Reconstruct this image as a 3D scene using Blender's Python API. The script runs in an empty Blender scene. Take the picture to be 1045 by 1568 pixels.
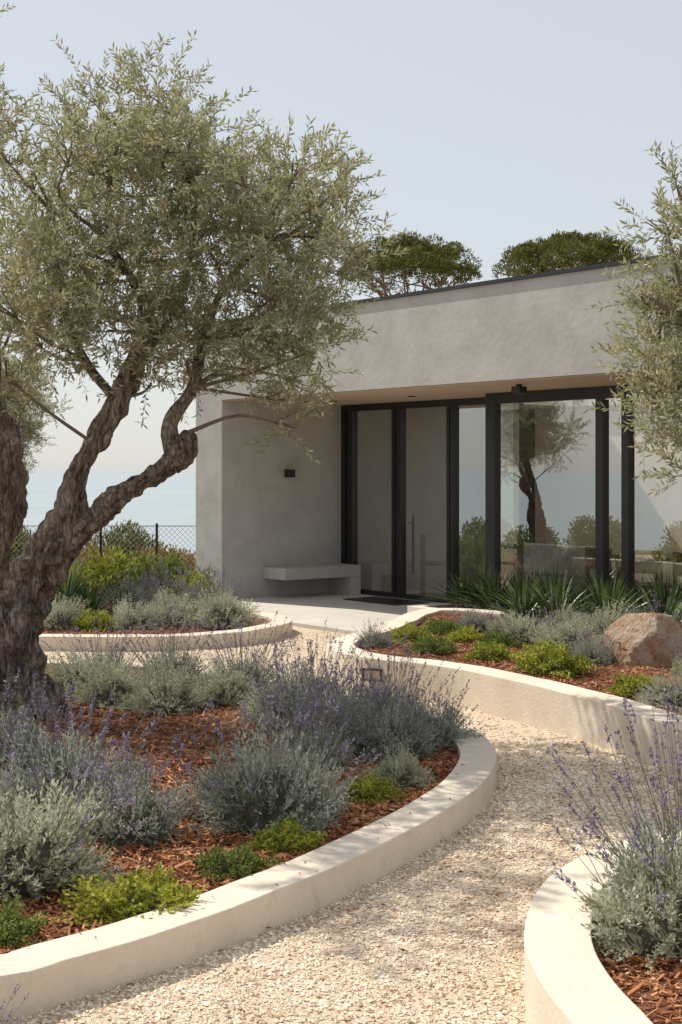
import bpy, bmesh, math, numpy as np
from mathutils import Vector, noise, Matrix
R = np.random.default_rng(7)
rad = math.radians
scene = bpy.context.scene
scene.view_settings.view_transform = 'Standard'
scene.view_settings.look = 'None'
scene.view_settings.exposure = 0
C = bpy.data.collections.new('garden'); scene.collection.children.link(C)

# ---------------------------------------------------------------- helpers
def link(o, parent=None):
    C.objects.link(o)
    if parent is not None: o.parent = parent
    return o
def empty(name, loc=(0,0,0), rz=0):
    e = bpy.data.objects.new(name, None); e.location = loc; e.rotation_euler[2] = rz
    e.empty_display_size = .2
    return link(e)
def np_mesh(name, parts, mats, smooth=False):
    me = bpy.data.meshes.new(name)
    vs=[];ls=[];st=[];tot=[];mi=[];off=0;lo=0
    for V,F,m in parts:
        V=np.asarray(V,float).reshape(-1,3);F=np.asarray(F,int)
        if len(F)==0: continue
        k=F.shape[1]
        vs.append(V);ls.append((F+off).ravel())
        st.append(lo+np.arange(len(F))*k);tot.append(np.full(len(F),k));mi.append(np.full(len(F),m))
        off+=len(V);lo+=F.size
    V=np.concatenate(vs);L=np.concatenate(ls);S=np.concatenate(st);T=np.concatenate(tot);M=np.concatenate(mi)
    me.vertices.add(len(V));me.vertices.foreach_set('co',V.astype(np.float32).ravel())
    me.loops.add(len(L));me.loops.foreach_set('vertex_index',L.astype(np.int32))
    me.polygons.add(len(S));me.polygons.foreach_set('loop_start',S.astype(np.int32))
    me.polygons.foreach_set('loop_total',T.astype(np.int32))
    me.polygons.foreach_set('material_index',M.astype(np.int32))
    me.polygons.foreach_set('use_smooth',np.full(len(S),smooth))
    for m in mats: me.materials.append(m)
    me.update(calc_edges=True); me.validate()
    return me
def obj(name, me, loc=(0,0,0), rz=0, sc=1, parent=None):
    o=bpy.data.objects.new(name,me);o.location=loc;o.rotation_euler[2]=rz
    o.scale=(sc,sc,sc) if np.isscalar(sc) else sc
    return link(o,parent)
def box(name,x0,x1,y0,y1,z0,z1,mat,parent=None,bev=0):
    V=[(x,y,z) for z in (z0,z1) for x,y in ((x0,y0),(x1,y0),(x1,y1),(x0,y1))]
    F=[(3,2,1,0),(4,5,6,7),(0,1,5,4),(1,2,6,5),(2,3,7,6),(3,0,4,7)]
    o=obj(name,np_mesh(name,[(V,F,0)],[mat]),parent=parent)
    if bev:
        b=o.modifiers.new('bev','BEVEL');b.width=bev;b.segments=2
    return o
def norm(v): return v/np.maximum(np.linalg.norm(v,axis=-1,keepdims=True),1e-9)
def tube(pts,rads,seg=8,gnarl=0.,sub=1,seed=0):
    P=np.array(pts,float);r=np.array(rads,float)
    if sub>1:
        n=len(P);t=np.linspace(0,n-1,(n-1)*sub+1);Q=[];q=[]
        for u in t:
            i=min(int(u),n-2);f=u-i
            p0,p1,p2,p3=P[max(i-1,0)],P[i],P[i+1],P[min(i+2,n-1)]
            Q.append(.5*((2*p1)+(-p0+p2)*f+(2*p0-5*p1+4*p2-p3)*f*f+(-p0+3*p1-3*p2+p3)*f**3))
            q.append(r[i]*(1-f)+r[i+1]*f)
        P=np.array(Q);r=np.array(q)
    T=norm(np.gradient(P,axis=0))
    up=np.array([0.31,0.95,0.05]);U=norm(np.cross(T,up));W=np.cross(T,U)
    a=np.arange(seg)*2*math.pi/seg
    V=[]
    for i in range(len(P)):
        for k in range(seg):
            rr=r[i]
            if gnarl:
                d=U[i]*math.cos(a[k])+W[i]*math.sin(a[k])
                q=P[i]+d*r[i]
                v=Vector((q[0]*5+seed,q[1]*5,q[2]*2.2))
                v2=Vector((q[0]*15+seed,q[1]*15,q[2]*6))
                v3=Vector((q[0]*34+seed,q[1]*34,q[2]*12))
                rdg=abs(math.sin(a[k]*3.5+P[i][2]*2.8+seed+1.8*noise.noise(v)))
                rr=r[i]*(1+gnarl*(noise.noise(v)*.9+noise.noise(v2)*.6+noise.noise(v3)*.4-.5*(1-rdg)**2))
            V.append(P[i]+rr*(U[i]*math.cos(a[k])+W[i]*math.sin(a[k])))
    n=len(P);I=np.arange(n-1)[:,None]*seg;K=np.arange(seg)[None]
    F=np.stack([I+K,I+(K+1)%seg,I+seg+(K+1)%seg,I+seg+K],-1).reshape(-1,4)
    return np.array(V),F
def merge(parts):
    vs=[];fs=[];o=0
    for V,F in parts: vs.append(V);fs.append(np.asarray(F)+o);o+=len(V)
    return np.concatenate(vs),np.concatenate(fs)
def kites(P,D,L,W,side=None,bend=.12,mid=.5):
    n=len(P);D=norm(D)
    if side is None: side=norm(np.cross(D,R.normal(size=(n,3))))
    N=np.cross(D,side);L=np.broadcast_to(L,n)[:,None];W=np.broadcast_to(W,n)[:,None]
    b=N*L*bend
    V=np.stack([P,P+D*L*mid+side*W/2+b,P+D*L,P+D*L*mid-side*W/2+b],1).reshape(-1,3)
    F=np.arange(n*4).reshape(n,4)
    return V,F
def sph(n,zmin=-1,zmax=1):
    z=R.uniform(zmin,zmax,n);a=R.uniform(0,2*math.pi,n);s=np.sqrt(1-z*z)
    return np.stack([s*np.cos(a),s*np.sin(a),z],1)
def catmull(pts,step=.08):
    P=np.array(pts,float);n=len(P);out=[]
    for i in range(n):
        p0,p1,p2,p3=P[i-1],P[i],P[(i+1)%n],P[(i+2)%n]
        k=max(2,int(np.linalg.norm(p2-p1)/step))
        for f in np.arange(k)/k:
            out.append(.5*((2*p1)+(-p0+p2)*f+(2*p0-5*p1+4*p2-p3)*f*f+(-p0+3*p1-3*p2+p3)*f**3))
    return np.array(out)
def offset(P,d):
    T=norm(np.roll(P,-1,0)-np.roll(P,1,0));return P+np.stack([-T[:,1],T[:,0]],1)*d
def inside(poly,pts):
    x,y=pts[:,0],pts[:,1];c=np.zeros(len(pts),bool);a=poly;b=np.roll(poly,-1,0)
    for (x0,y0),(x1,y1) in zip(a,b):
        if y0==y1: continue
        c^=((y0>y)!=(y1>y))&(x<(x1-x0)*(y-y0)/(y1-y0)+x0)
    return c

# ---------------------------------------------------------------- materials
def mat(name):
    m=bpy.data.materials.new(name);m.use_nodes=True;nt=m.node_tree
    b=nt.nodes['Principled BSDF'];return m,nt,b
def ramp(nt,stops):
    r=nt.nodes.new('ShaderNodeValToRGB');e=r.color_ramp.elements
    while len(e)<len(stops): e.new(.5)
    for i,(p,c) in enumerate(stops): e[i].position=p;e[i].color=(*c,1)
    return r
def texco(nt,sc=1):
    t=nt.nodes.new('ShaderNodeTexCoord')
    m=nt.nodes.new('ShaderNodeMapping');m.inputs['Scale'].default_value=(sc,sc,sc) if np.isscalar(sc) else sc
    nt.links.new(t.outputs['Object'],m.inputs[0]);return m
def surf(name,c1,c2,scale=3,rough=.85,bump=.2,bscale=40,detail=6,bdist=.01,spec=.3,stain=0,sscale=9):
    m,nt,b=mat(name);L=nt.links
    t=texco(nt)
    n=nt.nodes.new('ShaderNodeTexNoise');n.inputs['Scale'].default_value=scale;n.inputs['Detail'].default_value=detail
    n.inputs['Roughness'].default_value=.65
    L.new(t.outputs[0],n.inputs['Vector'])
    r=ramp(nt,[(.3,c1),(.7,c2)]);L.new(n.outputs['Fac'],r.inputs[0])
    col=r.outputs[0]
    if stain:
        v=nt.nodes.new('ShaderNodeTexNoise');v.inputs['Scale'].default_value=sscale;v.inputs['Detail'].default_value=10;v.inputs['Roughness'].default_value=.8
        L.new(t.outputs[0],v.inputs['Vector'])
        mr=nt.nodes.new('ShaderNodeMapRange');mr.inputs[1].default_value=.33;mr.inputs[2].default_value=.47;mr.inputs[3].default_value=1-stain
        L.new(v.outputs['Fac'],mr.inputs[0])
        mx=nt.nodes.new('ShaderNodeMixRGB');mx.blend_type='MULTIPLY';mx.inputs[0].default_value=1
        L.new(col,mx.inputs[1]);L.new(mr.outputs[0],mx.inputs[2]);col=mx.outputs[0]
    L.new(col,b.inputs['Base Color'])
    b.inputs['Roughness'].default_value=rough;b.inputs['Specular IOR Level'].default_value=spec
    if bump:
        n2=nt.nodes.new('ShaderNodeTexNoise');n2.inputs['Scale'].default_value=bscale;n2.inputs['Detail'].default_value=5
        L.new(t.outputs[0],n2.inputs['Vector'])
        bp=nt.nodes.new('ShaderNodeBump');bp.inputs['Strength'].default_value=bump;bp.inputs['Distance'].default_value=bdist
        L.new(n2.outputs['Fac'],bp.inputs['Height']);L.new(bp.outputs[0],b.inputs['Normal'])
    return m
def island(name,stops,rough=.7,trans=0.,tcol=None,spec=.3):
    m,nt,b=mat(name);L=nt.links
    g=nt.nodes.new('ShaderNodeNewGeometry');r=ramp(nt,stops)
    oi=nt.nodes.new('ShaderNodeTexNoise');oi.inputs['Scale'].default_value=2.5;oi.inputs['Detail'].default_value=3
    L.new(g.outputs['Position'],oi.inputs['Vector'])
    mm=nt.nodes.new('ShaderNodeMath');mm.operation='MULTIPLY_ADD';mm.inputs[1].default_value=1.1;mm.inputs[2].default_value=-.55
    L.new(oi.outputs['Fac'],mm.inputs[0])
    ad=nt.nodes.new('ShaderNodeMath');ad.operation='ADD';ad.use_clamp=True
    L.new(mm.outputs[0],ad.inputs[0]);L.new(g.outputs['Random Per Island'],ad.inputs[1])
    L.new(ad.outputs[0],r.inputs[0]);L.new(r.outputs[0],b.inputs['Base Color'])
    b.inputs['Roughness'].default_value=rough;b.inputs['Specular IOR Level'].default_value=spec
    if trans:
        tr=nt.nodes.new('ShaderNodeBsdfTranslucent');mx=nt.nodes.new('ShaderNodeMixShader');mx.inputs[0].default_value=trans
        if tcol: tr.inputs[0].default_value=(*tcol,1)
        else: L.new(r.outputs[0],tr.inputs[0])
        L.new(b.outputs[0],mx.inputs[1]);L.new(tr.outputs[0],mx.inputs[2])
        L.new(mx.outputs[0],nt.nodes['Material Output'].inputs[0])
    return m
M_kerb=surf('kerb_concrete',(.62,.535,.44),(.77,.685,.575),scale=2.2,bump=.6,bscale=55,bdist=.006,stain=.18)
M_plaster=surf('grey_plaster',(.385,.375,.355),(.495,.485,.46),scale=2.0,bump=.35,bscale=14,bdist=.012,detail=10,stain=.07,sscale=4)
M_soffit=surf('soffit_render',(.52,.40,.31),(.56,.44,.34),scale=3,bump=.05)
M_terrace=surf('terrace_stone',(.50,.47,.43),(.60,.57,.52),scale=1.3,bump=.1,bscale=30,stain=.08)
M_black=surf('black_aluminium',(.012,.012,.013),(.018,.018,.02),bump=0,rough=.4,spec=.5)
M_floor=surf('interior_floor',(.50,.42,.34),(.58,.50,.41),bump=0,rough=.5)
M_inwall=surf('interior_wall',(.70,.60,.49),(.76,.66,.55),bump=0)
M_white=surf('white_fabric',(.6,.58,.54),(.68,.66,.62),bump=.1)
M_wood=surf('oak_wood',(.17,.085,.04),(.26,.14,.07),scale=9,bump=.05,rough=.5)
M_gravelbase=surf('gravel_base',(.53,.42,.31),(.71,.59,.45),scale=60,bump=.8,bscale=90,bdist=.02)
M_mulchbase=surf('mulch_base',(.09,.035,.018),(.24,.10,.05),scale=25,bump=.9,bscale=70,bdist=.03)
M_soil=surf('dry_soil',(.16,.13,.06),(.34,.27,.15),scale=.7,bump=.6,bscale=6,bdist=.1)
M_gravel=island('gravel_stones',[(0,(.40,.28,.18)),(.2,(.68,.53,.38)),(.6,(.85,.71,.54)),(1,(.90,.83,.71))],rough=.8)
M_mulch=island('bark_chips',[(0,(.12,.04,.016)),(.35,(.32,.12,.05)),(.75,(.47,.20,.085)),(1,(.58,.35,.20))],rough=.8)
M_olive=island('olive_leaf',[(0,(.125,.138,.072)),(.4,(.24,.25,.145)),(.7,(.38,.385,.27)),(1,(.56,.56,.47))],rough=.5,trans=.33,tcol=(.44,.42,.19),spec=.4)
M_twig=surf('olive_twig',(.13,.10,.075),(.22,.18,.14),scale=10,bump=0)
M_lavleaf=island('lavender_leaf',[(0,(.20,.22,.18)),(.5,(.37,.395,.33)),(1,(.53,.55,.48))],trans=.28)
M_silver=island('silver_leaf',[(0,(.29,.31,.20)),(.5,(.48,.49,.36)),(1,(.66,.67,.54))],trans=.28)
M_stalk=island('lavender_stalk',[(0,(.18,.18,.12)),(1,(.34,.33,.24))])
M_flower=island('lavender_flower',[(0,(.15,.115,.18)),(.5,(.28,.225,.35)),(1,(.46,.40,.54))],trans=.28)
M_green=island('groundcover_leaf',[(0,(.12,.16,.02)),(.45,(.31,.34,.045)),(1,(.54,.52,.09))],trans=.3)
M_green2=island('groundcover_dark_leaf',[(0,(.07,.11,.025)),(.5,(.17,.22,.05)),(1,(.32,.36,.09))],trans=.25)
M_strap=island('strap_leaf',[(0,(.025,.05,.018)),(.5,(.07,.12,.03)),(1,(.18,.23,.08))],trans=.2,rough=.4,spec=.5)
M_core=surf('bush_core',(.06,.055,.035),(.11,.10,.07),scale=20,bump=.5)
M_pine=island('pine_needles',[(0,(.06,.07,.02)),(.5,(.13,.14,.03)),(1,(.27,.26,.07))],trans=.2)
M_pinebark=surf('pine_bark',(.15,.095,.07),(.28,.18,.13),scale=3,bump=.5)
M_dry=island('dry_shrub',[(0,(.20,.13,.04)),(1,(.42,.28,.1))],trans=.2)
def bark():
    m,nt,b=mat('olive_bark');L=nt.links
    t=texco(nt,(1,1,.35))
    n=nt.nodes.new('ShaderNodeTexNoise');n.inputs['Scale'].default_value=16;n.inputs['Detail'].default_value=10;n.inputs['Roughness'].default_value=.75
    n.inputs['Distortion'].default_value=1.0
    v=nt.nodes.new('ShaderNodeTexVoronoi');v.inputs['Scale'].default_value=28;v.feature='DISTANCE_TO_EDGE'
    n0=nt.nodes.new('ShaderNodeTexNoise');n0.inputs['Scale'].default_value=6
    L.new(t.outputs[0],n0.inputs['Vector'])
    mixv=nt.nodes.new('ShaderNodeMixRGB');mixv.inputs[0].default_value=.25
    L.new(t.outputs[0],mixv.inputs[1]);L.new(n0.outputs['Color'],mixv.inputs[2])
    L.new(t.outputs[0],n.inputs['Vector']);L.new(mixv.outputs[0],v.inputs['Vector'])
    r=ramp(nt,[(.35,(.045,.032,.024)),(.44,(.21,.155,.115)),(.54,(.43,.35,.28)),(.68,(.64,.57,.48))])
    L.new(n.outputs['Fac'],r.inputs[0])
    mr=nt.nodes.new('ShaderNodeMapRange');mr.inputs[2].default_value=.2;mr.inputs[1].default_value=0
    L.new(v.outputs['Distance'],mr.inputs[0])
    mx=nt.nodes.new('ShaderNodeMixRGB');mx.blend_type='MULTIPLY';mx.inputs[0].default_value=.35
    L.new(r.outputs[0],mx.inputs[1]);L.new(mr.outputs[0],mx.inputs[2])
    L.new(mx.outputs[0],b.inputs['Base Color']);b.inputs['Roughness'].default_value=.9
    ad=nt.nodes.new('ShaderNodeMath');ad.operation='MULTIPLY_ADD';ad.inputs[1].default_value=.4
    L.new(mr.outputs[0],ad.inputs[0]);L.new(n.outputs['Fac'],ad.inputs[2])
    bp=nt.nodes.new('ShaderNodeBump');bp.inputs['Strength'].default_value=1;bp.inputs['Distance'].default_value=.06
    L.new(ad.outputs[0],bp.inputs['Height']);L.new(bp.outputs[0],b.inputs['Normal'])
    return m
M_bark=bark()
def glass():
    m,nt,b=mat('window_glass');L=nt.links
    nt.nodes.remove(b)
    t=nt.nodes.new('ShaderNodeBsdfTransparent');t.inputs[0].default_value=(.87,.88,.86,1)
    g=nt.nodes.new('ShaderNodeBsdfGlossy');g.inputs['Roughness'].default_value=0;g.inputs[0].default_value=(.93,.97,.97,1)
    mx=nt.nodes.new('ShaderNodeMixShader');lw=nt.nodes.new('ShaderNodeFresnel');lw.inputs[0].default_value=2.4
    ad=nt.nodes.new('ShaderNodeMath');ad.operation='ADD';ad.inputs[1].default_value=.17;ad.use_clamp=True
    L.new(lw.outputs[0],ad.inputs[0]);L.new(ad.outputs[0],mx.inputs[0])
    L.new(t.outputs[0],mx.inputs[1]);L.new(g.outputs[0],mx.inputs[2]);L.new(mx.outputs[0],nt.nodes['Material Output'].inputs[0])
    return m
M_glass=glass()
def sea():
    m,nt,b=mat('sea_water');L=nt.links
    t=texco(nt)
    n=nt.nodes.new('ShaderNodeTexNoise');n.inputs['Scale'].default_value=.12;n.inputs['Detail'].default_value=8;n.inputs['Roughness'].default_value=.6
    L.new(t.outputs[0],n.inputs['Vector'])
    n2=nt.nodes.new('ShaderNodeTexNoise');n2.inputs['Scale'].default_value=.008;n2.inputs['Detail'].default_value=4
    L.new(t.outputs[0],n2.inputs['Vector'])
    r=ramp(nt,[(.3,(.28,.34,.365)),(.7,(.33,.39,.41))]);L.new(n2.outputs['Fac'],r.inputs[0])  # pale base, sea haze is put into the colour
    L.new(r.outputs[0],b.inputs['Base Color']);b.inputs['Roughness'].default_value=.25;b.inputs['IOR'].default_value=1.33
    bp=nt.nodes.new('ShaderNodeBump');bp.inputs['Strength'].default_value=.25;bp.inputs['Distance'].default_value=.8
    L.new(n.outputs['Fac'],bp.inputs['Height']);L.new(bp.outputs[0],b.inputs['Normal'])
    return m
M_sea=sea()
def rock():
    m,nt,b=mat('boulder_stone');L=nt.links;t=texco(nt)
    n=nt.nodes.new('ShaderNodeTexNoise');n.inputs['Scale'].default_value=9;n.inputs['Detail'].default_value=12;n.inputs['Roughness'].default_value=.75
    L.new(t.outputs[0],n.inputs['Vector'])
    r=ramp(nt,[(.3,(.22,.11,.05)),(.42,(.52,.29,.16)),(.53,(.60,.46,.34)),(.75,(.74,.68,.60))]);L.new(n.outputs['Fac'],r.inputs[0])
    L.new(r.outputs[0],b.inputs['Base Color']);b.inputs['Roughness'].default_value=.9
    bp=nt.nodes.new('ShaderNodeBump');bp.inputs['Distance'].default_value=.09;bp.inputs['Strength'].default_value=1
    L.new(n.outputs['Fac'],bp.inputs['Height']);L.new(bp.outputs[0],b.inputs['Normal']);return m
M_rock=rock()

# ---------------------------------------------------------------- terrain + sea
def sst(a,b,x):
    t=np.clip((x-a)/(b-a),0,1);return t*t*(3-2*t)
xs=np.concatenate([np.arange(-90,-20,3.),np.arange(-20,20,.6),np.arange(20,120,4.)])
ys=np.concatenate([np.arange(-80,-4,4.),np.arange(-4,34,.6),np.arange(34,170,4.)])
X,Y=np.meshgrid(xs,ys,indexing='ij')
ymax=27+sst(-1.5,8,X)*110
dl=np.minimum(ymax-Y, X+13+0.05*(Y-10)**1)
Z=-.03-24*sst(0,-22,dl)
for i in range(len(xs)):
    for j in range(len(ys)):
        if dl[i,j]<2: Z[i,j]+=noise.noise(Vector((X[i,j]*.25,Y[i,j]*.25,0)))*min(1.2,.15*(2-dl[i,j]))
nx,ny=len(xs),len(ys)
V=np.stack([X,Y,Z],-1).reshape(-1,3)
I,J=np.meshgrid(np.arange(nx-1),np.arange(ny-1),indexing='ij');a=(I*ny+J).ravel()
obj('ground',np_mesh('ground',[(V,np.stack([a,a+ny,a+ny+1,a+1],1),0)],[M_soil],True))
s=40000
obj('sea',np_mesh('sea',[([(-s,-s,-22),(s,-s,-22),(s,s,-22),(-s,s,-22)],[(0,1,2,3)],0)],[M_sea]))

# ---------------------------------------------------------------- beds
fr=[(-1.7,4.42),(-1.095,4.57),(-.914,4.72),(-.724,4.9),(-.523,5.135),(-.304,5.43),(-.058,5.78),(.2245,6.27),(.492,6.785),(.694,7.27),(.829,7.75),(.896,8.2),(.88,8.65),(.78,9.1)]
fr=[(x*1.025,y*1.025) for x,y in fr]
bedA=catmull([(-3.6,4.8),(-2.6,4.5)]+fr+[(.55,9.8),(.25,10.35),(-.15,10.9),(-.6,11.45),(-1.3,12.1),(-2.4,12.5),(-3.6,12.4),(-4.4,11),(-4.6,8.5),(-4.3,6)])
bedB=catmull([(-4.5,14.4),(-2.93,14.3),(-2.1,14.26),(-1.465,14.4),(-.964,14.8),(-.65,15.35),(-.544,15.8),(-.62,16.25),(-.94,16.8),(-1.5,17.6),(-2.5,18.9),(-3.1,20.4),(-5,21.3),(-7.5,20.5),(-8.3,17.5),(-6.8,15)])
bedC=catmull([(.666,4.17),(.75,3.75),(1.05,3.3),(1.7,3.0),(2.6,3.2),(3.1,4.2),(3.0,5.4),(2.3,6.2),(1.51,6.3),(1.1,6.03),(.853,5.67),(.733,5.36),(.655,5.05),(.62,4.77),(.628,4.44)])
bedD=catmull([(-.125,12.4),(-.02,11.9),(.2,11.55),(.51,11.3),(.89,10.92),(1.144,10.47),(1.41,9.97),(1.64,9.46),(1.81,9.0),(1.92,8.6),(2.05,8.2),(2.3,7.6),(2.8,7.1),(3.8,6.8),(5.5,7.0),(6.2,8.6),(5.2,10.9),(4.1,12.4),(2.9,13.9),(1.7,15.4),(1.05,15.7),(.72,15.2),(.5,14.4),(.25,13.6),(-.02,12.95)])
def soil_z(x,y,s): return s+.03*noise.noise(Vector((x*1.3,y*1.3,0)))+.012*noise.noise(Vector((x*6,y*6,0)))
def kerb(name,P,w,h,soil,parent_name):
    par=empty(parent_name)
    c=.006
    prof=[(0,-.1),(0,h-c),(c*.3,h-c*.3),(c,h),(w-c,h),(w-c*.3,h-c*.3),(w,h-c),(w,-.1)]
    n=len(P);rings=[]
    wob=np.array([noise.noise(Vector((p[0]*2.5,p[1]*2.5,3)))*.006 for p in P])
    for d,z in prof:
        Q=offset(P,d)
        rings.append(np.column_stack([Q,np.full(n,z)+(wob if z>0 else 0)]))
    V=np.stack(rings,1).reshape(-1,3);k=len(prof)
    I=np.arange(n)[:,None];K=np.arange(k-1)[None];N=(I+1)%n
    F=np.stack([I*k+K,N*k+K,N*k+K+1,I*k+K+1],-1).reshape(-1,4)
    obj(name,np_mesh(name,[(V,F,0)],[M_kerb]),parent=par)
    inner=offset(P,w*.5);lo=inner.min(0);hi=inner.max(0);st=.07
    gx=np.arange(lo[0],hi[0],st);gy=np.arange(lo[1],hi[1],st)
    GX,GY=np.meshgrid(gx,gy,indexing='ij')
    GZ=np.array([soil_z(x,y,soil) for x,y in zip(GX.ravel(),GY.ravel())])
    V=np.column_stack([GX.ravel(),GY.ravel(),GZ])
    I,J=np.meshgrid(np.arange(len(gx)-1),np.arange(len(gy)-1),indexing='ij');I=I.ravel();J=J.ravel()
    cen=np.column_stack([gx[I]+st/2,gy[J]+st/2]);ok=inside(inner,cen);a=(I*len(gy)+J)[ok]
    obj('mulch',np_mesh('mulch',[(V,np.stack([a,a+len(gy),a+len(gy)+1,a+1],1),0)],[M_mulchbase],True),parent=par)
    return par
BEDS=[('A',bedA,.215,.155,.10),('B',bedB,.22,.15,.10),('C',bedC,.23,.22,.13),('D',bedD,.24,.30,.24)]
PAR={}
for k,P,w,h,s_ in BEDS: PAR[k]=kerb('kerb_wall',P,w,h,s_,'garden_bed')
def boxes(P,L,W,H,tilt=.35):
    n=len(P);a=R.uniform(0,2*math.pi,n);
    ux=np.stack([np.cos(a),np.sin(a),R.normal(0,tilt,n)],1);ux=norm(ux)
    z=norm(np.stack([R.normal(0,tilt,n),R.normal(0,tilt,n),np.ones(n)],1));uy=norm(np.cross(z,ux));uz=np.cross(ux,uy)
    co=np.array([(-1,-1,-1),(1,-.6,-1),(1,.6,-1),(-1,1,-1),(-1,-1,1),(1,-.6,1),(1,.6,1),(-1,1,1)])*.5
    V=P[:,None]+co[None,:,0:1]*ux[:,None]*L[:,None,None]+co[None,:,1:2]*uy[:,None]*W[:,None,None]+co[None,:,2:3]*uz[:,None]*H[:,None,None]
    f=np.array([(4,5,6,7),(0,1,5,4),(1,2,6,5),(2,3,7,6),(3,0,4,7)])
    return V.reshape(-1,3),(np.arange(n)[:,None,None]*8+f[None]).reshape(-1,4)
def chips(key,P,w,soil,n,xr,yr):
    inn=offset(P,w+.005)
    p=np.column_stack([R.uniform(*xr,n),R.uniform(*yr,n)]);p=p[inside(inn,p)]
    z=np.array([soil_z(x,y,soil) for x,y in p])+R.uniform(-.004,.016,len(p))
    m=len(p)
    V,F=boxes(np.column_stack([p,z]),R.gamma(3,.010,m)+.008,R.uniform(.005,.015,m),R.uniform(.002,.007,m))
    obj('bark_chips',np_mesh('bark_chips',[(V,F,0)],[M_mulch]),parent=PAR[key])
chips('A',bedA,.215,.10,44000,(-2.6,1),(4.4,8.5));chips('A',bedA,.215,.10,14000,(-3.2,1),(8.5,12.5))
chips('B',bedB,.22,.10,6000,(-4.5,-.5),(14.3,17.5));chips('C',bedC,.23,.13,11000,(.6,2.2),(3.6,6.3))
chips('D',bedD,.24,.24,20000,(-.2,3.8),(8,15.8))
n=150;k_=R.integers(0,len(bedA),n);pp=offset(bedA,.12)[k_]+R.normal(0,.12,(n,2));pp=pp[(pp[:,1]<11)]
onk=inside(bedA,pp)&~inside(offset(bedA,.215),pp);og=~inside(bedA,pp)
zz=np.where(onk,.161,np.where(og,.018,.12));V,F=boxes(np.column_stack([pp,zz]),R.uniform(.006,.022,len(pp)),R.uniform(.003,.008,len(pp)),R.uniform(.002,.004,len(pp)),.1)
obj('bark_chips',np_mesh('bark_chips',[(V,F,0)],[M_mulch]),parent=PAR['A'])

# gravel
def gz(x,y): return .004+.008*noise.noise(Vector((x*1.1,y*1.1,5)))
gx=np.arange(-12,12.1,.25);gy=np.arange(-3,19.6,.25);X,Y=np.meshgrid(gx,gy,indexing='ij')
Z=np.array([gz(x,y) for x,y in zip(X.ravel(),Y.ravel())])
I,J=np.meshgrid(np.arange(len(gx)-1),np.arange(len(gy)-1),indexing='ij');a=(I*len(gy)+J).ravel()
par=obj('gravel_path',np_mesh('gravel_path',[(np.column_stack([X.ravel(),Y.ravel(),Z]),np.stack([a,a+len(gy),a+len(gy)+1,a+1],1),0)],[M_gravelbase],True))
def pebbles(p,s):
    n=len(p)
    base=np.array([(1,0,0),(-1,0,0),(0,1,0),(0,-1,0),(0,0,1),(0,0,-1)],float)
    f=np.array([(0,2,4),(2,1,4),(1,3,4),(3,0,4),(2,0,5),(1,2,5),(3,1,5),(0,3,5)])
    jit=R.uniform(.65,1.25,(n,6,3));b=base[None]*jit+R.normal(0,.18,(n,6,3))
    a=R.uniform(0,2*math.pi,n);ca,sa=np.cos(a)[:,None],np.sin(a)[:,None]
    x=b[...,0]*R.uniform(.8,1.4,n)[:,None];y=b[...,1];z=b[...,2]*R.uniform(.4,.75,n)[:,None]
    tl=R.normal(0,.3,n)[:,None];y2=y*np.cos(tl)-z*np.sin(tl);z2=y*np.sin(tl)+z*np.cos(tl)
    V=np.stack([x*ca-y2*sa,x*sa+y2*ca,z2],-1)*s[:,None,None]+p[:,None]
    return V.reshape(-1,3),(np.arange(n)[:,None,None]*6+f[None]).reshape(-1,3)
def gravel(n,xr,yr,s0,s1):
    p=np.column_stack([R.uniform(*xr,n),R.uniform(*yr,n)])
    ok=np.ones(n,bool)
    for k,P,w,h,s_ in BEDS: ok&=~inside(P,p)
    p=p[ok];z=np.array([gz(x,y) for x,y in p])+R.uniform(-.003,.005,len(p))
    s=s0+(s1-s0)*R.beta(1.2,4.0,len(p))
    V,F=pebbles(np.column_stack([p,z]),s)
    obj('gravel_stones',np_mesh('gravel_stones',[(V,F,0)],[M_gravel]),parent=par)
gravel(66000,(-1.6,2.0),(4.1,6.6),.004,.016);gravel(36000,(-.2,2.2),(6.6,9.5),.006,.017);gravel(22000,(-4,1.6),(9.5,16),.008,.019)
n=900;p=np.column_stack([R.uniform(-1.2,2,n),R.uniform(4.1,10,n)]);ok=np.ones(n,bool)
for k,P,w,h,s_ in BEDS: ok&=~inside(P,p)
p=p[ok];aa=R.uniform(0,6.28,len(p))
V,F=kites(np.column_stack([p,np.full(len(p),.017)]),np.column_stack([np.cos(aa),np.sin(aa),R.normal(0,.15,len(p))]),R.uniform(.015,.05,len(p)),R.uniform(.005,.010,len(p)))
obj('leaf_litter',np_mesh('leaf_litter',[(V,F,0)],[M_mulch]),parent=par)

# ---------------------------------------------------------------- house
TH=math.atan2(-.786,.617)
H=empty('modern_house',(0,20.7,0),TH)
def hb(n,*a,**k): return box(n,*a,parent=H,**k)
hb('fin_wall',-.66,0,-2.07,.3,-.1,2.78,M_plaster)
hb('roof_fascia',-.66,13,-2.07,-1.77,2.78,3.82,M_plaster)
hb('roof_parapet_left',-.66,-.36,-1.767,7.7,2.78,3.82,M_plaster)
hb('roof_parapet_right',12.7,13,-1.767,7.7,2.78,3.82,M_plaster)
hb('roof_parapet_back',-.66,13,7.703,8,2.78,3.82,M_plaster)
sx0,sx1=1.6,7.6  # added opening in the roof slab, lets sun in to brighten the rooms
for i,(a,b,c,d) in enumerate([(-.357,sx0,-1.767,7.7),(sx1,12.697,-1.767,7.7),(sx0+.003,sx1-.003,-1.767,.9),(sx0+.003,sx1-.003,3.3,7.7)]): hb('roof_slab_%d'%i,a,b,c,d,2.781,2.98,M_inwall)
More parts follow.
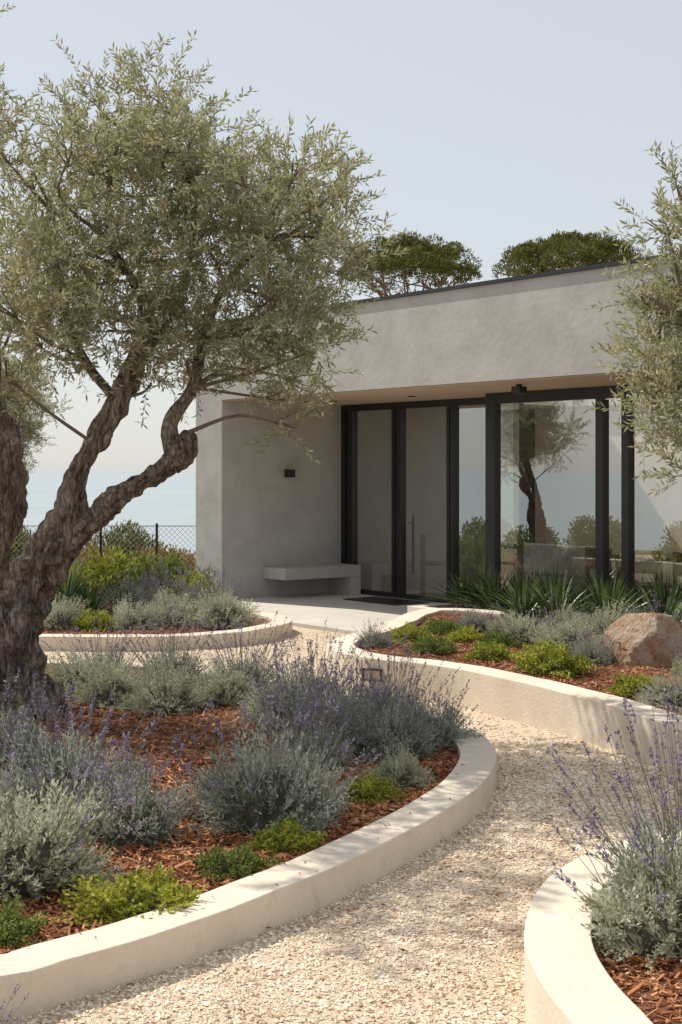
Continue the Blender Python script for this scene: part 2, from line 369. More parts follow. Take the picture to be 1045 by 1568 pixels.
for n_,a in (('front',(-.69,13.03,-2.10,-1.74)),('left',(-.69,-.33,-1.737,7.67)),('right',(12.67,13.03,-1.737,7.67)),('back',(-.69,13.03,7.673,8.03))): hb('roof_flashing_'+n_,*a,3.822,3.86,M_black)
hb('soffit',.003,12.99,-2.04,-.003,2.764,2.777,M_soffit)
hb('side_wall',-.66,-.36,.303,8,-.1,2.777,M_plaster)
hb('back_wall',-.357,12.7,7.7,8,-.1,2.777,M_plaster)
hb('end_wall',12.7,13,-.6,8,-.1,2.777,M_plaster)
hb('front_wall',9.6,12.697,-.6,-.35,-.1,2.777,M_plaster)
hb('interior_floor',-.35,12.69,.1,7.69,-.05,.045,M_floor)
hb('interior_floor_bay',3.7,12.69,-.48,.097,-.05,.044,M_floor)
hb('interior_partition',0.6,12.6,3.4,3.5,.05,2.775,M_inwall)
def glazing(tag,posts,y,x0,x1,headw):
    hb('head_'+tag,x0,x1,y,y+.1,2.76-headw,2.762,M_black)
    hb('sill_'+tag,x0,x1,y,y+.1,.0,.11,M_black)
    for i,(a,b) in enumerate(posts): hb('mullion_%s_%d'%(tag,i),a,b,y-.003,y+.103,.0,2.76,M_black)
    V=[(x0+.01,y+.05,.1),(x1-.01,y+.05,.1),(x1-.01,y+.05,2.7),(x0+.01,y+.05,2.7)]
    obj('glass_'+tag,np_mesh('glass',[(V,[(0,1,2,3)],0)],[M_glass]),parent=H)
glazing('entry',[(.003,.10),(.16,.26),(1.14,1.21),(1.235,1.33),(2.27,2.33),(2.35,2.41),(3.52,3.6)],0,0.003,3.6,.09)
glazing('bay',[(3.64,3.8),(5.42,5.53),(5.80,5.90),(7.5,7.6),(9.5,9.6)],-.6,3.64,9.6,.13)
V=[(3.62,-.5,.05),(3.62,0,.05),(3.62,0,2.74),(3.62,-.5,2.74)]
obj('glass_return',np_mesh('glass',[(V,[(0,1,2,3)],0)],[M_glass]),parent=H)
hb('door_handle',1.40,1.43,-.075,-.045,.38,1.2,M_black,bev=.008)
hb('door_handle_fix_1',1.405,1.425,-.045,.02,.48,.50,M_black);hb('door_handle_fix_2',1.405,1.425,-.045,.02,1.08,1.10,M_black)
for i,(a,b) in enumerate([(1.0,-.9),(2.6,-.9)]):
    V,F=tube([(a,b,2.752),(a,b,2.766)],[.05,.05],16);obj('downlight_%d'%i,np_mesh('downlight',[(V,F,0),(V[:16],[list(range(16))],0)],[M_black]),parent=H)
hb('ceiling_spot_body',5.14,5.27,-1.66,-1.54,2.66,2.74,M_black,bev=.01);hb('ceiling_spot_stem',5.18,5.23,-1.62,-1.58,2.74,2.764,M_black)
sc_=empty('wall_sconce',(0,20.7,0),TH)
box('sconce_body',.02,.13,-1.03,-.92,1.72,1.83,M_black,sc_,.004);box('sconce_plate',.001,.02,-1.01,-.94,1.74,1.81,M_black,sc_)
be=empty('concrete_bench',(0,20.7,0),TH)
box('seat',.003,.52,-1.38,-.05,.31,.47,M_plaster,be,.006);box('leg',.004,.518,-.22,-.052,.05,.309,M_plaster,be)
T=empty('terrace',(0,20.7,0),TH)
for i in range(4):
    for j,(y0,y1) in enumerate([(-3.0,-1.5),(-1.494,-.003)]):
        box('paving_slab_%d_%d'%(i,j),.003+i*1.32,.003+i*1.32+1.314,y0,y1,-.05,.05,M_terrace,T,.004)
box('terrace_slab_end',-1.6,-.003,-3.0,-2.075,-.05,.048,M_terrace,T,.004)
dm=box('door_mat',1.0,2.1,-.75,-.15,.051,.063,M_black)
dm.location=(0,20.7,0);dm.rotation_euler[2]=TH
pl=empty('planter_box',(0,20.7,0),TH)
box('front',3.5,10,-1.75,-1.62,-.05,.21,M_kerb,pl,.006);box('end',3.5,3.63,-1.617,-.72,-.05,.208,M_kerb,pl,.006)
box('back',3.633,10,-.80,-.70,-.05,.20,M_kerb,pl);box('soil',3.632,10,-1.618,-.803,-.05,.16,M_mulchbase,pl)
def H2W(s_,y_,z_=0):
    c,s=math.cos(TH),math.sin(TH);return (c*s_-s*y_, 20.7+s*s_+c*y_, z_)
def chair(loc,rz):
    e=empty('dining_chair',loc,rz)
    box('seat',-.22,.22,-.22,.22,.43,.47,M_wood,e,.01);box('backrest',-.22,.22,.19,.22,.6,.86,M_wood,e,.01)
    for i,(a,b) in enumerate([(-.2,-.2),(.2,-.2)]): box('leg_%d'%i,a-.018,a+.018,b-.018,b+.018,0,.43,M_wood,e)
    for i,(a,b) in enumerate([(-.2,.2),(.2,.2)]): box('leg_back_%d'%i,a-.018,a+.018,b-.018,b+.018,0,.86,M_wood,e)
chair(H2W(1.25,.75,.045),TH+2.5);chair(H2W(5.0,.15,.045),TH+3.0);chair(H2W(5.65,.12,.045),TH+3.3);chair(H2W(6.3,.15,.045),TH+3.1);chair(H2W(5.4,1.75,.045),TH+.1);chair(H2W(6.2,1.75,.045),TH-.1)
e=empty('dining_table',H2W(5.7,.95,.045),TH)
box('top',-1.05,1.05,-.45,.45,.71,.75,M_wood,e,.01)
for i,(a,b) in enumerate([(-.95,-.38),(.95,-.38),(-.95,.38),(.95,.38)]): box('leg_%d'%i,a-.03,a+.03,b-.03,b+.03,0,.71,M_wood,e)
e=empty('sofa',H2W(3.3,1.3,.045),TH+math.pi)
box('base',-.9,.9,-.42,.42,.1,.4,M_white,e,.04);box('backrest',-.9,.9,.26,.46,.4,.8,M_white,e,.05)
box('arm_1',-1.05,-.86,-.42,.46,.1,.6,M_white,e,.05);box('arm_2',.86,1.05,-.42,.46,.1,.6,M_white,e,.05)
box('cushion_1',-.84,-.01,-.4,.24,.4,.52,M_white,e,.04);box('cushion_2',.01,.84,-.4,.24,.4,.52,M_white,e,.04)
sl=empty('recessed_wall_light',(.255,11.47,.17),-.36)
for n_,a in (('frame_top',(-.085,.085,-.02,.02,.036,.05)),('frame_bottom',(-.085,.085,-.02,.02,-.05,-.036)),('frame_left',(-.085,-.07,-.02,.02,-.036,.036)),('frame_right',(.07,.085,-.02,.02,-.036,.036))):
    box(n_,*a,M_black,sl)
box('lens',-.07,.07,-.005,.02,-.036,.036,M_soffit,sl)
bl=empty('bollard_light',(2.72,13.1,.24))
V,F=tube([(0,0,0),(0,0,.2)],[.022,.022],12);obj('post',np_mesh('post',[(V,F,0)],[M_black]),parent=bl)
V,F=tube([(0,0,.2),(0,0,.2),(0,0,.27),(0,0,.285)],[.001,.045,.05,.001],16);obj('cap',np_mesh('cap',[(V,F,0)],[M_black]),parent=bl)
bm=bmesh.new();bmesh.ops.create_icosphere(bm,subdivisions=5,radius=1)
for v in bm.verts:
    d=v.co.copy();k=1+.22*noise.noise(d*1.3+Vector((4,1,2)))+.1*noise.noise(d*3.1)+.05*noise.noise(d*9)
    p=d*k
    for pn,pd in ((Vector((.5,-.6,.62)),.62),(Vector((-.6,-.5,.6)),.66),(Vector((.1,.2,1)),.72),(Vector((-.9,-.4,0)),.8),(Vector((.9,-.1,.5)),.66),(Vector((-.2,-.9,.1)),.75)):
        pn=pn.normalized();q=p.dot(pn)-pd
        if q>0: p-=pn*q*.86
    p=p*(1+.03*noise.noise(d*16))
    v.co=Vector((p.x*.40,p.y*.30,p.z*.38))
me=bpy.data.meshes.new('boulder');bm.to_mesh(me);me.materials.append(M_rock)
obj('boulder',me,(2.56,11.6,.36))
bm.free()

# ---------------------------------------------------------------- plants
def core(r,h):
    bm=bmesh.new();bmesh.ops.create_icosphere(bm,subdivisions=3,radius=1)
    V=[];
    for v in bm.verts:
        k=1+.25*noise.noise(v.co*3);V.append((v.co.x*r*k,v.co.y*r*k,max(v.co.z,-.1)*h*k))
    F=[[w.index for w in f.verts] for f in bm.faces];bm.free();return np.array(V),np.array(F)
def bushy(name,leafmat,r,h,stems,per,L,W,spikes=0,slen=.3,spread=.5,seed=0,lump=.2):
    parts=[];
    d=sph(stems,.02,1);
    lum=np.array([1+lump*1.6*noise.noise(Vector((q[0]*2+seed,q[1]*2,q[2]*2)))+R.normal(0,.07) for q in d])
    tip=d*np.array([r,r,h])*lum[:,None]
    root=d*np.array([r*.25,r*.25,0])
    t=np.linspace(.55,1,per)[None,:,None]+R.uniform(-.03,.03,(stems,per,1))
    P=root[:,None]*(1-t)+tip[:,None]*t
    sd=norm(tip-root+np.array([0,0,.12*h]))
    D=norm(sd[:,None]*.9+R.normal(0,spread,(stems,per,3))+np.array([0,0,.25]))
    V,F=kites(P.reshape(-1,3),D.reshape(-1,3),L*R.uniform(.7,1.25,stems*per),W)
    parts.append((V,F,0))
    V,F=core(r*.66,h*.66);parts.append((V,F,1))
    if spikes:
        d=sph(spikes,.25,1);k=np.array([1+lump*noise.noise(Vector((q[0]*2+seed,q[1]*2,q[2]*2))) for q in d])
        b=d*np.array([r,r,h])*.75*k[:,None]
        dr=norm(d*np.array([.75,.75,.9])+np.array([0,0,.5])+R.normal(0,.14,(spikes,3)))
        ln=R.uniform(.4,1.1,spikes)*slen+ .22*h
        e=b+dr*ln[:,None]
        for s1 in (np.array([1.,0,0]),np.array([0.,1,0])):
            w=.0016;V=np.stack([b-s1*w,b+s1*w,e+s1*w*.7,e-s1*w*.7],1).reshape(-1,3);parts.append((V,np.arange(len(V)).reshape(-1,4),2))
        nf=15;t=R.uniform(-.05,.015,(spikes,nf,1))
        gap=R.uniform(0,1,(spikes,nf,1))<.12;t=np.where(gap,-.08,t)
        P=(e[:,None]+dr[:,None]*t).reshape(-1,3)
        D=norm(np.repeat(dr[:,None],nf,1)*.8+R.normal(0,.6,(spikes,nf,3))).reshape(-1,3)
        V,F=kites(P,D,R.uniform(.011,.019,len(P)),R.uniform(.007,.011,len(P)),bend=.2);parts.append((V,F,3))
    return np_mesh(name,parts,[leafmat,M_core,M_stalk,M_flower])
LAV=[bushy('lavender',M_lavleaf,.31,.31,560,14,.030,.0075,55,.25,seed=i*3.1,lump=.4) for i in range(4)]
LAVT=[bushy('lavender_tall',M_lavleaf,.31,.32,460,14,.032,.007,105,.40,seed=9+i*3.1,lump=.4) for i in range(3)]
SIL=[bushy('santolina',M_silver,.28,.26,700,14,.020,.0075,0,seed=20+i*2.7,lump=.45,spread=.6) for i in range(3)]
SILL=[bushy('silver_lavender',M_silver,.30,.30,640,15,.027,.0075,35,.25,seed=40+i*2.7,lump=.4) for i in range(2)]
GRN=[bushy('groundcover',m_,.22,.15,620,7,.022,.016,0,seed=60+i*2.2,lump=.5,spread=.8) for i,m_ in enumerate((M_green,M_green2,M_green))]
def straps(name,n,L,w,m_,stiff=.5):
    K=6
    a=R.uniform(0,2*math.pi,n);el=R.uniform(.5,1.45,n);ln=L*R.uniform(.6,1.1,n)
    t=np.linspace(0,1,K)
    hd=np.stack([np.cos(a),np.sin(a)],1)
    rr=(t[None]*ln[:,None])*np.cos(el)[:,None]*(1+.5*t[None]);zz=(t[None]*ln[:,None])*np.sin(el)[:,None]-(1-stiff)*ln[:,None]*t[None]**2.5*.7*np.cos(el)[:,None]**.5
    C0=np.concatenate([hd[:,None]*rr[...,None]+hd[:,None]*.03,zz[...,None]],-1)
    sd=np.stack([-hd[:,1],hd[:,0],R.normal(0,.3,n)],1);ww=w*np.array([.7,1,1,.85,.5,.05])
    A=C0+sd[:,None]*ww[None,:,None]/2;B=C0-sd[:,None]*ww[None,:,None]/2
    V=np.stack([A,B],2).reshape(-1,3);base=np.arange(n)[:,None]*K*2+np.arange(K-1)[None]*2
    F=np.stack([base,base+1,base+3,base+2],-1).reshape(-1,4)
    return np_mesh(name,[(V,F,0)],[m_])
STR=[straps('strap',110,.60,.024,M_strap,.65) for i in range(3)]
YUC=straps('yucca',90,.75,.03,M_green2,.95)
def put(kind,name,lst):
    for i,(x,y,z,s_) in enumerate(lst):
        sc=s_ if isinstance(s_,tuple) else (s_*R.uniform(.94,1.06),s_*R.uniform(.94,1.06),s_*R.uniform(.9,1.1))
        obj(name,kind[i%len(kind)],(x,y,z),R.uniform(0,6.28),sc)
a=.10
put(LAV,'lavender_bush',[(-.34,6.95,a,1.25),(-1.36,7.1,a,1.15),(-1.0,6.65,a,.9),(-1.80,7.7,a,1.1),(-.30,9.6,a,1.05),(-.05,8.8,a,1.0),(.30,8.55,a,.9),(.56,8.85,a,.8),(.10,9.3,a,.9),(-1.75,6.6,a,.9)])
put(LAVT,'tall_lavender_bush',[(.34,9.5,a,.85),(-.2,10.2,a,.85),(-.75,11.0,a,.9),(-1.35,11.4,a,.9),(-1.9,11.3,a,.85),(-.12,8.2,a,.65),(-1.55,7.5,a,.65)])
put(SIL,'santolina_bush',[(-1.68,10.5,a,.95),(-1.25,10.2,a,1.0),(-.85,10.5,a,1.0),(-2.0,10.9,a,1.0),(.31,7.75,a,.62),(-.45,10.0,a,.8)])
put(SILL,'silver_lavender_bush',[(-1.36,5.95,a,1.25),(-1.75,5.5,a,1.05)])
put(GRN,'groundcover_plant',[(-.78,5.5,a,(1.15,.85,.9)),(-.45,6.03,a,.68),(-.26,6.45,a,.68),(.14,7.45,a,.68),(-1.26,5.2,a,.7),(-1.5,4.95,a,.5)])
put([LAV[2]],'lavender_bush',[(-1.17,4.33,.0,.55)])
a=.10
put(SIL,'santolina_bush',[(-2.29,15.5,a,1.15),(-1.84,15.7,a,1.15),(-1.29,15.6,a,1.35),(-3.05,15.4,a,1.2),(-3.6,15.8,a,1.1)])
put(LAVT,'tall_lavender_bush',[(-2.2,17.2,a,.85),(-1.75,17.2,a,.85),(-2.6,17.6,a,.8),(-1.45,16.9,a,.75),(-2.1,16.5,a,.75)])
put(STR,'strap_leaf_plant',[(-2.9,16.4,a,1.0),(-3.3,17,a,1.1),(-2.6,16.9,a,.8)])
put(GRN,'groundcover_plant',[(-2.65,15.3,a,1.1),(-2.4,19.2,.1,(2.4,2.0,3.4)),(-3.1,19.6,.1,(2.2,2.0,3.2)),(-1.95,18.8,.05,(1.5,1.5,2.4)),(-3.1,16.0,a,(1.1,1.1,1.4))])
put([YUC],'yucca_plant',[(-3.72,19.3,.1,1.0)])
a=.24
put(GRN,'groundcover_plant',[(.62,13.1,a,.85),(.81,12.35,a,.85),(1.12,13.0,a,.8),(1.23,11.85,a,.9),(1.42,12.7,a,.8),(1.66,11.15,a,(1.25,1.25,1.2)),(2.08,10.05,a,.85),(1.0,13.8,a,.8)])
put(SIL,'santolina_bush',[(1.95,12.2,a,1.05),(2.38,12.8,a,1.1),(2.22,9.6,a,.7),(1.6,13.6,a,.75)])
put(SILL,'silver_lavender_bush',[(1.66,12.85,a,.85),(2.1,13.4,a,.85),(2.75,10.9,a,.8),(2.35,8.9,a,.8)])
put(LAV,'lavender_bush',[(.30,12.75,a,.5),(2.75,12.5,a,.8),(2.05,11.6,a,.6),(1.3,14.0,a,.6)])
a=.13
put([SILL[0],SILL[1]],'silver_lavender_bush',[(1.20,5.15,a,1.2)])
put(LAVT,'tall_lavender_bush',[(1.36,5.45,a,1.15),(1.75,5.0,a,1.15)])
st=[]
for s_ in np.arange(3.85,9.6,.25):
    x,y,z=H2W(s_,-1.25+R.uniform(-.15,.15),.16);st.append((x,y,z,R.uniform(.9,1.15)))
put(STR,'strap_leaf_plant',st)
put(STR,'strap_leaf_plant',[(3.0,13.2,.24,1.1),(2.6,13.9,.24,1.05),(2.2,14.5,.24,1.0),(3.3,12.6,.24,1.0),(1.9,14.9,.24,.9)])
def shrub(name,r,h,m_,n=5000,L=.06,W=.025):
    cs=sph(14,-.1,1)*np.array([r,r,h])*.65
    q=cs[R.integers(0,14,n)]+sph(n)*R.uniform(.5,1,(n,1))*r*.42;q=q[q[:,2]>-.2]
    V,F=kites(q,norm(q+R.normal(0,.4,q.shape)+[0,0,.3]),L*R.uniform(.6,1.3,len(q)),W)
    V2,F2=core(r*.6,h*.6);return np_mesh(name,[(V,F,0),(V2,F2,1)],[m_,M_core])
SH=shrub('pine_shrub',.65,.9,M_pine,6000,.08,.02);SD=shrub('dry_shrub',.6,.5,M_dry,3500);SG=shrub('coastal_shrub',.6,.6,M_green2,4500)
put([SH],'pine_shrub',[(-5.5,24.3,-.1,1.15),(-3.75,24.5,-.1,1.3),(-6.6,25,-.1,1.2),(-9,24,0,1.6)])
put([SD],'dry_shrub',[(-4.2,23.4,-.1,1.2),(-3.0,23.3,-.1,1.3),(-2.6,22.8,-.1,1.2),(-4.8,22.6,-.1,1.0)])
put([SG],'coastal_shrub',[(-4.3,20.8,0,.9),(-5.2,20.5,0,1.1),(-6.5,21.5,0,1.2),(-4.9,18.5,.1,.9),(-8,18,0,1.2),(-10,20,0,1.4),(-9,15,0,1.4),(-11,17,0,1.3),(-7,13,0,1.2)])
fe=empty('chain_link_fence',(0,22.2,0))
x0,x1,zt=-9.0,-2.0,.95
for x in np.arange(x0,x1+.01,.875):
    obj('fence_post',np_mesh('fp',[(*tube([(x,0,-.1),(x,0,zt+.04)],[.022,.022],8),0)],[M_black]),parent=fe)
g=.085
ws=[]
for x in np.arange(x0-1,x1,g):
    for sg in (1,-1):
        xa,xb=(x,x+zt) if sg==1 else (x+zt,x)
        ws.append(tube([(xa,.004*sg,0),(xb,.004*sg,zt)],[.0028,.0028],3))
ws.append(tube([(x0,0,zt),(x1,0,zt)],[.007,.007],4))
M_wire=surf('galvanised_wire',(.25,.25,.25),(.35,.35,.35),bump=0,rough=.4)
V,F=merge(ws);obj('wire_mesh',np_mesh('wire',[(V,F,0)],[M_wire]),parent=fe)

# ---------------------------------------------------------------- olive trees
def foliage(clumps,per=60,nodes=10,Ls=(.14,.32),leaf=.058,wid=.0145):
    P0=[];D0=[]
    for (c,r) in clumps:
        n=max(12,int(per*(r/.38)**2))
        d=sph(n);u=R.uniform(.15,1.0,(n,1))**.6
        P0.append(np.array(c)+d*u*r*np.array([1,1,.9]));D0.append(norm(d*.8+np.array([0,0,.55])+R.normal(0,.5,(n,3))))
    P0=np.concatenate(P0);D0=np.concatenate(D0);n=len(P0);ln=R.uniform(*Ls,n)
    S=norm(np.cross(D0,R.normal(size=(n,3))));T=np.cross(D0,S)
    t=np.linspace(.05,1,nodes)
    sag=np.array([0,0,-1.])
    Pn=P0[:,None]+D0[:,None]*(t[None,:,None]*ln[:,None,None])+sag*(t[None,:,None]**2*.15*ln[:,None,None])
    LV=[]
    for sg in (1,-1):
        sd=np.where((np.arange(nodes)%2==0)[None,:,None],S[:,None],T[:,None])*sg
        D=norm(D0[:,None]*.75+sd*.7+R.normal(0,.22,(n,nodes,3)))
        LV.append((Pn.reshape(-1,3),D.reshape(-1,3)))
    P=np.concatenate([a for a,b in LV]);D=np.concatenate([b for a,b in LV])
    V,F=kites(P,D,leaf*R.uniform(.65,1.25,len(P)),wid*R.uniform(.8,1.2,len(P)),bend=.06)
    E=Pn[:,-1];w=.002
    V2=np.stack([P0-S*w,P0+S*w,E+S*w*.4,E-S*w*.4],1).reshape(-1,3)
    return V,F,V2,np.arange(len(V2)).reshape(-1,4)
def olive(name,limbs,clumps,base,per=60,seed=1):
    b=np.array(base,float)
    par=empty(name,base)
    tp=[];sk=[]
    for i,(pts,rr) in enumerate(limbs):
        pts=np.array(pts,float)-b
        tp.append(tube(pts,rr,36 if i<3 else 12,gnarl=.55 if i<3 else .25,sub=14 if i<3 else 6,seed=seed));sk.append(pts[1:])
    V,F=merge(tp);obj('trunk',np_mesh('trunk',[(V,F,0)],[M_bark],True),parent=par)
    sk=np.concatenate(sk[1:] if len(sk)>1 else sk);sk=sk[sk[:,2]>1.3]
    cl=[(np.array(c)-b,r) for c,r in clumps];br=[]
    for c,r in cl:
        dd=np.linalg.norm(sk-c,axis=1)+.6*np.maximum(0,sk[:,2]-c[2]);s0=sk[dd.argmin()]
        mid=(s0+c)/2+R.normal(0,.07,3)+np.array([0,0,.05])
        br.append(tube([s0,mid,c],[.016,.011,.006],6,sub=4,gnarl=.15))
        for k in range(4):
            e=c+sph(1)[0]*r*.8+np.array([0,0,.05]);br.append(tube([mid*.3+c*.7,(c+e)/2+R.normal(0,.03,3),e],[.006,.004,.002],4,sub=2))
    V,F=merge(br);obj('branches',np_mesh('branches',[(V,F,0)],[M_twig],True),parent=par)
    V,F,V2,F2=foliage(cl,per);obj('leaves',np_mesh('leaves',[(V,F,0),(V2,F2,1)],[M_olive,M_twig]),parent=par)
    return par
y0=9.8
cl=[(-1.585,4.22,.36),(-1.225,4.38,.26),(-1.86,4.0,.32),(-1.0,4.0,.35),(-1.315,3.71,.44),(-2.08,3.68,.32),(-.685,3.68,.34),(-.32,3.80,.27),(-.12,3.58,.22),(-.40,3.4,.37),(-.14,3.22,.24),(-.91,3.3,.44),(-1.45,3.2,.4),(-1.9,3.26,.4),(-.25,2.92,.28),(-.55,2.83,.35),(-1.0,2.78,.34),(-.42,2.52,.22),(-.66,2.45,.17),(-1.95,2.72,.28),(-2.17,2.95,.32),(-2.2,2.42,.15),(-.38,2.3,.12),(-.36,2.12,.07),(-.22,2.62,.17),(-1.55,2.75,.24),(-1.25,2.75,.24),(-.95,2.5,.15),(-1.3,2.42,.10)]
clA=[]
for x,z,r in cl:
    clA.append(((x,y0+R.uniform(-.45,.2),z),r))
    if r>.21:
        clA.append(((x+R.normal(0,.1),y0+R.uniform(.3,.9),z+R.normal(0,.1)),r*.9))
        if R.random()<.4: clA.append(((x+R.normal(0,.12),y0-R.uniform(.5,.9),z+R.normal(0,.1)-.05),r*.7))
trunk=([(-2.20,y0,-.05),(-2.20,y0,.15),(-2.26,y0,.42),(-2.25,y0+.02,.75),(-2.12,y0,1.08),(-1.95,y0,1.36),(-1.83,y0,1.58)],[.36,.265,.205,.18,.165,.15,.08])
l1=([(-1.99,y0,1.24),(-1.86,y0-.03,1.52),(-1.82,y0-.06,1.74),(-1.69,y0-.05,2.0),(-1.53,y0,2.32),(-1.39,y0+.05,2.63),(-1.36,y0+.05,2.95),(-1.46,y0,3.17),(-1.6,y0,3.42),(-1.6,y0+.05,3.9)],[.09,.115,.095,.083,.076,.058,.042,.032,.026,.012])
l2=([(-1.99,y0,1.26),(-1.78,y0-.05,1.43),(-1.5,y0-.12,1.64),(-1.25,y0-.15,1.80),(-1.07,y0-.15,1.96),(-1.03,y0-.12,2.08)],[.09,.095,.085,.08,.088,.035])
l3=([(-1.14,y0-.14,1.93),(-1.17,y0-.1,2.14),(-1.02,y0-.05,2.38),(-.95,y0,2.7),(-.8,y0,3.1),(-.5,y0,3.4)],[.065,.052,.045,.035,.025,.012])
l4=([(-1.38,y0+.05,2.6),(-1.15,y0+.1,2.95),(-1.05,y0+.1,3.3),(-1.0,y0,3.8)],[.035,.025,.02,.01])
l5=([(-1.55,y0,2.3),(-1.8,y0+.15,2.6),(-1.95,y0+.2,3.0),(-2.0,y0+.1,3.6)],[.038,.03,.024,.01])
rt=[([(-2.15,y0,.3),(-2.0,y0-.12,.16),(-1.85,y0-.25,.07)],[.12,.08,.03]),([(-2.25,y0,.3),(-2.38,y0-.15,.16),(-2.5,y0-.3,.06)],[.12,.09,.03])]
A=olive('olive_tree',[trunk,l1,l2,l3,l4,l5]+rt,clA,(-2.17,y0,.1),per=86)
yb=10.6
clB=[((-3.0+dx,yb+dy,3.1+dz),r) for dx,dy,dz,r in [(0,0,0,.45),(.35,-.1,.35,.33),(-.5,.1,.4,.45),(.45,.2,-.2,.3),(.55,-.2,-.6,.18),(-.2,-.3,.9,.4),(.25,.1,1.0,.25),(-.6,-.2,-.3,.4),(.35,0,-.75,.16),(.1,-.4,-.35,.3),(-.1,.5,-.4,.3)]]
tb=([(-2.85,yb,-.05),(-2.80,yb,.3),(-2.66,yb,.9),(-2.50,yb,1.5),(-2.45,yb,1.85),(-2.52,yb,2.15),(-2.72,yb,2.5),(-2.9,yb,2.9),(-3.0,yb,3.5)],[.24,.17,.14,.125,.12,.09,.06,.05,.02])
tb2=([(-2.46,yb,1.85),(-2.60,yb+.1,2.2),(-2.57,yb,2.6),(-2.62,yb,3.1)],[.055,.04,.03,.015])
olive('olive_tree',[tb,tb2],clB,(-2.85,yb,.1),per=76,seed=5)
# taller olive left of the frame; its crown dapples the path
yc=8.6
tc=([(-3.2,yc,-.05),(-3.15,yc,.4),(-3.05,yc,1.2),(-3.1,yc+.1,2.0),(-2.95,yc,2.8),(-2.85,yc,3.5),(-2.8,yc,4.3)],[.25,.18,.14,.12,.09,.06,.02])
tc2=([(-3.08,yc+.1,1.9),(-3.3,yc,2.6),(-3.4,yc,3.4),(-3.3,yc,4.2)],[.08,.06,.04,.02])
clC=[((-2.75+dx,yc+dy,4.4+dz),r) for dx,dy,dz,r in [(0,0,0,.34),(.42,-.2,.15,.26),(-.4,.2,.1,.34),(.45,.5,-.25,.26),(.1,-.6,-.1,.30),(-.3,-.7,.35,.3),(.15,.3,.55,.28),(-.5,.7,-.3,.3),(.6,.1,-.45,.16),(.35,-.75,.3,.22),(.5,-.3,-.3,.18)]]
olive('olive_tree',[tc,tc2],clC,(-3.2,yc,.1),per=60,seed=11)
def clone(src,loc,rz,sc):
    e=empty('olive_tree',loc,rz);e.scale=(sc,)*3
    for c in src.children: obj(c.name.split('.')[0],c.data,parent=e)
clone(A,(-5.5,17.6,.1),rad(20),.8)
yr=8.6
clR=[((x,yr+R.uniform(-.25,.25),z),r) for x,z,r in [(2.05,3.50,.12),(2.02,3.32,.15),(2.2,3.18,.24),(2.1,2.9,.26),(1.90,2.82,.14),(1.98,2.54,.28),(1.84,2.42,.14),(2.13,2.26,.28),(1.90,2.18,.14),(2.02,2.0,.15),(2.12,1.84,.12),(2.45,3.3,.4),(2.55,2.8,.45),(2.5,2.2,.35),(2.95,3.1,.45),(2.95,2.5,.4),(2.4,2.6,.3)]]
clR+=[((c[0]+.15,c[1]+.45,c[2]),r*.8) for c,r in clR if r>.2]
tr_=([(2.85,yr+.4,.1),(2.82,yr+.4,.5),(2.7,yr+.35,1.1),(2.75,yr+.3,1.6),(2.6,yr+.2,2.1),(2.5,yr+.1,2.7),(2.4,yr,3.2)],[.22,.16,.13,.11,.08,.05,.02])
tr2=([(2.74,yr+.3,1.5),(2.5,yr+.2,1.9),(2.25,yr,2.3),(2.1,yr,2.7)],[.07,.05,.035,.015])
olive('olive_tree',[tr_,tr2],clR,(2.85,yr+.4,.2),per=110,seed=8)

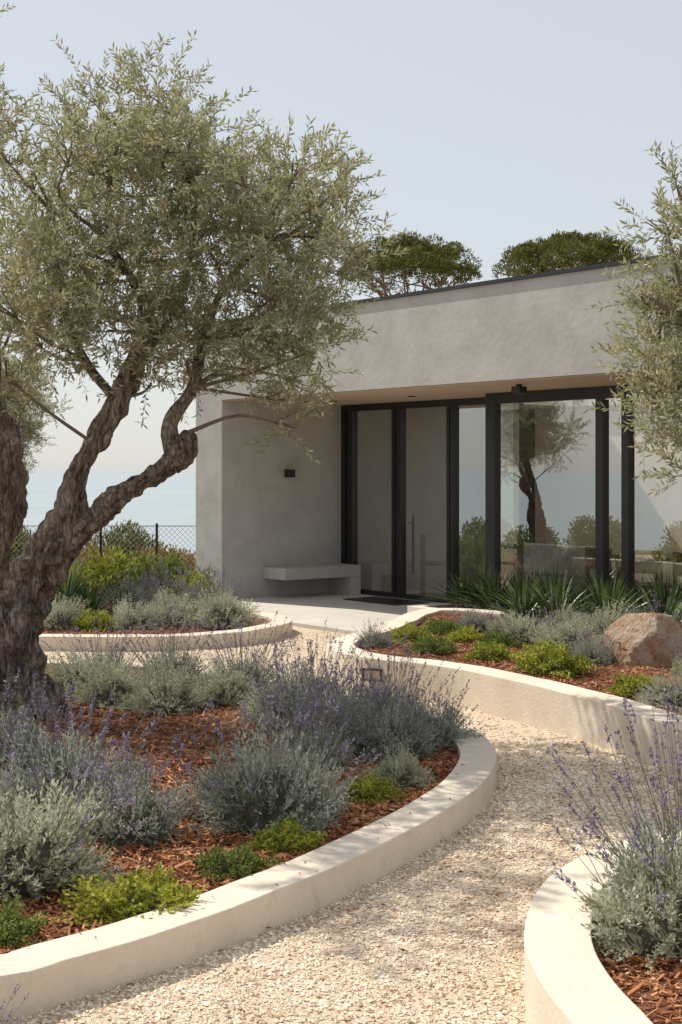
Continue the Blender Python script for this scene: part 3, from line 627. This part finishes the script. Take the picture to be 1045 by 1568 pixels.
# ---------------------------------------------------------------- umbrella pines
def pine(loc,W,Hh,top,seed):
    par=empty('umbrella_pine',loc)
    zb=top-Hh;tubes=[tube([(0,0,0),(.3,0,zb*.4),(0,0,zb*.72),(.1,0,zb*.8)],[.38,.3,.26,.2],10,sub=3)]
    n=190;a=R.uniform(0,6.28,n);rr=np.sqrt(R.uniform(0,1,n));x=rr*np.cos(a)*W;y=rr*np.sin(a)*W
    tp=Hh*(.34+.55*np.sqrt(np.clip(1-rr**2,0,1)));bt=Hh*(.16+.14*(1-rr))
    z=zb+bt+(tp-bt)*R.uniform(0,1,n)**.5+R.normal(0,.07,n)
    for k in range(12):
        b=k*6.28/12+R.uniform(-.2,.2);q=R.uniform(.55,.95)*W
        m=np.array([math.cos(b)*q*.4,math.sin(b)*q*.4,zb*.95]);e=np.array([math.cos(b)*q,math.sin(b)*q,zb+Hh*.35])
        tubes.append(tube([(0.1,0,zb*.78),m,e],[.10,.07,.03],6,sub=4))
        for j in range(6):
            f=m+(e-m)*R.uniform(0,.95);g_=f+np.array([R.normal(0,.8),R.normal(0,.8),R.uniform(.3,1.1)]);tubes.append(tube([f,(f+g_)/2+R.normal(0,.1,3),g_],[.04,.03,.02],4))
    V,F=merge(tubes);obj('trunk',np_mesh('trunk',[(V,F,0)],[M_pinebark],True),parent=par)
    cs=np.stack([x,y,z],1);m=170
    d=sph(n*m,-.5,1);P=np.repeat(cs,m,0)+d*np.array([.48,.48,.32])*R.uniform(.5,1.05,(n*m,1))*np.repeat(R.uniform(.6,1.35,n),m)[:,None]
    V,F=kites(P,norm(d+[0,0,.5]+R.normal(0,.4,d.shape)),R.uniform(.1,.22,len(P)),R.uniform(.04,.08,len(P)))
    obj('needles',np_mesh('needles',[(V,F,0)],[M_pine]),parent=par)
pine((3.8,80,0),3.75,3.7,15.2,1);pine((12.9,80,0),3.95,3.4,15.3,2)

# ---------------------------------------------------------------- light, sky, camera
EL=rad(50);hx,hy=-.80,.60
w=bpy.data.worlds.new('World');scene.world=w;w.use_nodes=True;nt=w.node_tree
bg=nt.nodes['Background'];sky=nt.nodes.new('ShaderNodeTexSky');sky.sky_type='NISHITA';sky.sun_disc=False
sky.sun_elevation=EL;sky.sun_rotation=math.atan2(hx,hy);sky.air_density=1.0;sky.dust_density=1.0;sky.ozone_density=1.0
mx=nt.nodes.new('ShaderNodeMixRGB');mx.inputs[0].default_value=.72;mx.inputs[2].default_value=(5.85,5.95,6.05,1)
nt.links.new(sky.outputs[0],mx.inputs[1]);nt.links.new(mx.outputs[0],bg.inputs[0]);bg.inputs[1].default_value=.130
sl_=bpy.data.lights.new('sun','SUN');sl_.energy=5.0;sl_.angle=rad(.5);sl_.color=(1,.925,.80)
so=bpy.data.objects.new('sun',sl_);C.objects.link(so)
v=Vector((hx*math.cos(EL),hy*math.cos(EL),math.sin(EL)));so.rotation_euler=v.to_track_quat('Z','Y').to_euler();so.location=(-10,5,15)
cam=bpy.data.cameras.new('camera');cam.lens=50;cam.sensor_width=36;cam.shift_y=-64/1568;cam.clip_end=90000;cam.clip_start=.05
co=bpy.data.objects.new('camera',cam);co.location=(0,0,1.82);co.rotation_euler=(rad(90),0,0);C.objects.link(co);scene.camera=co
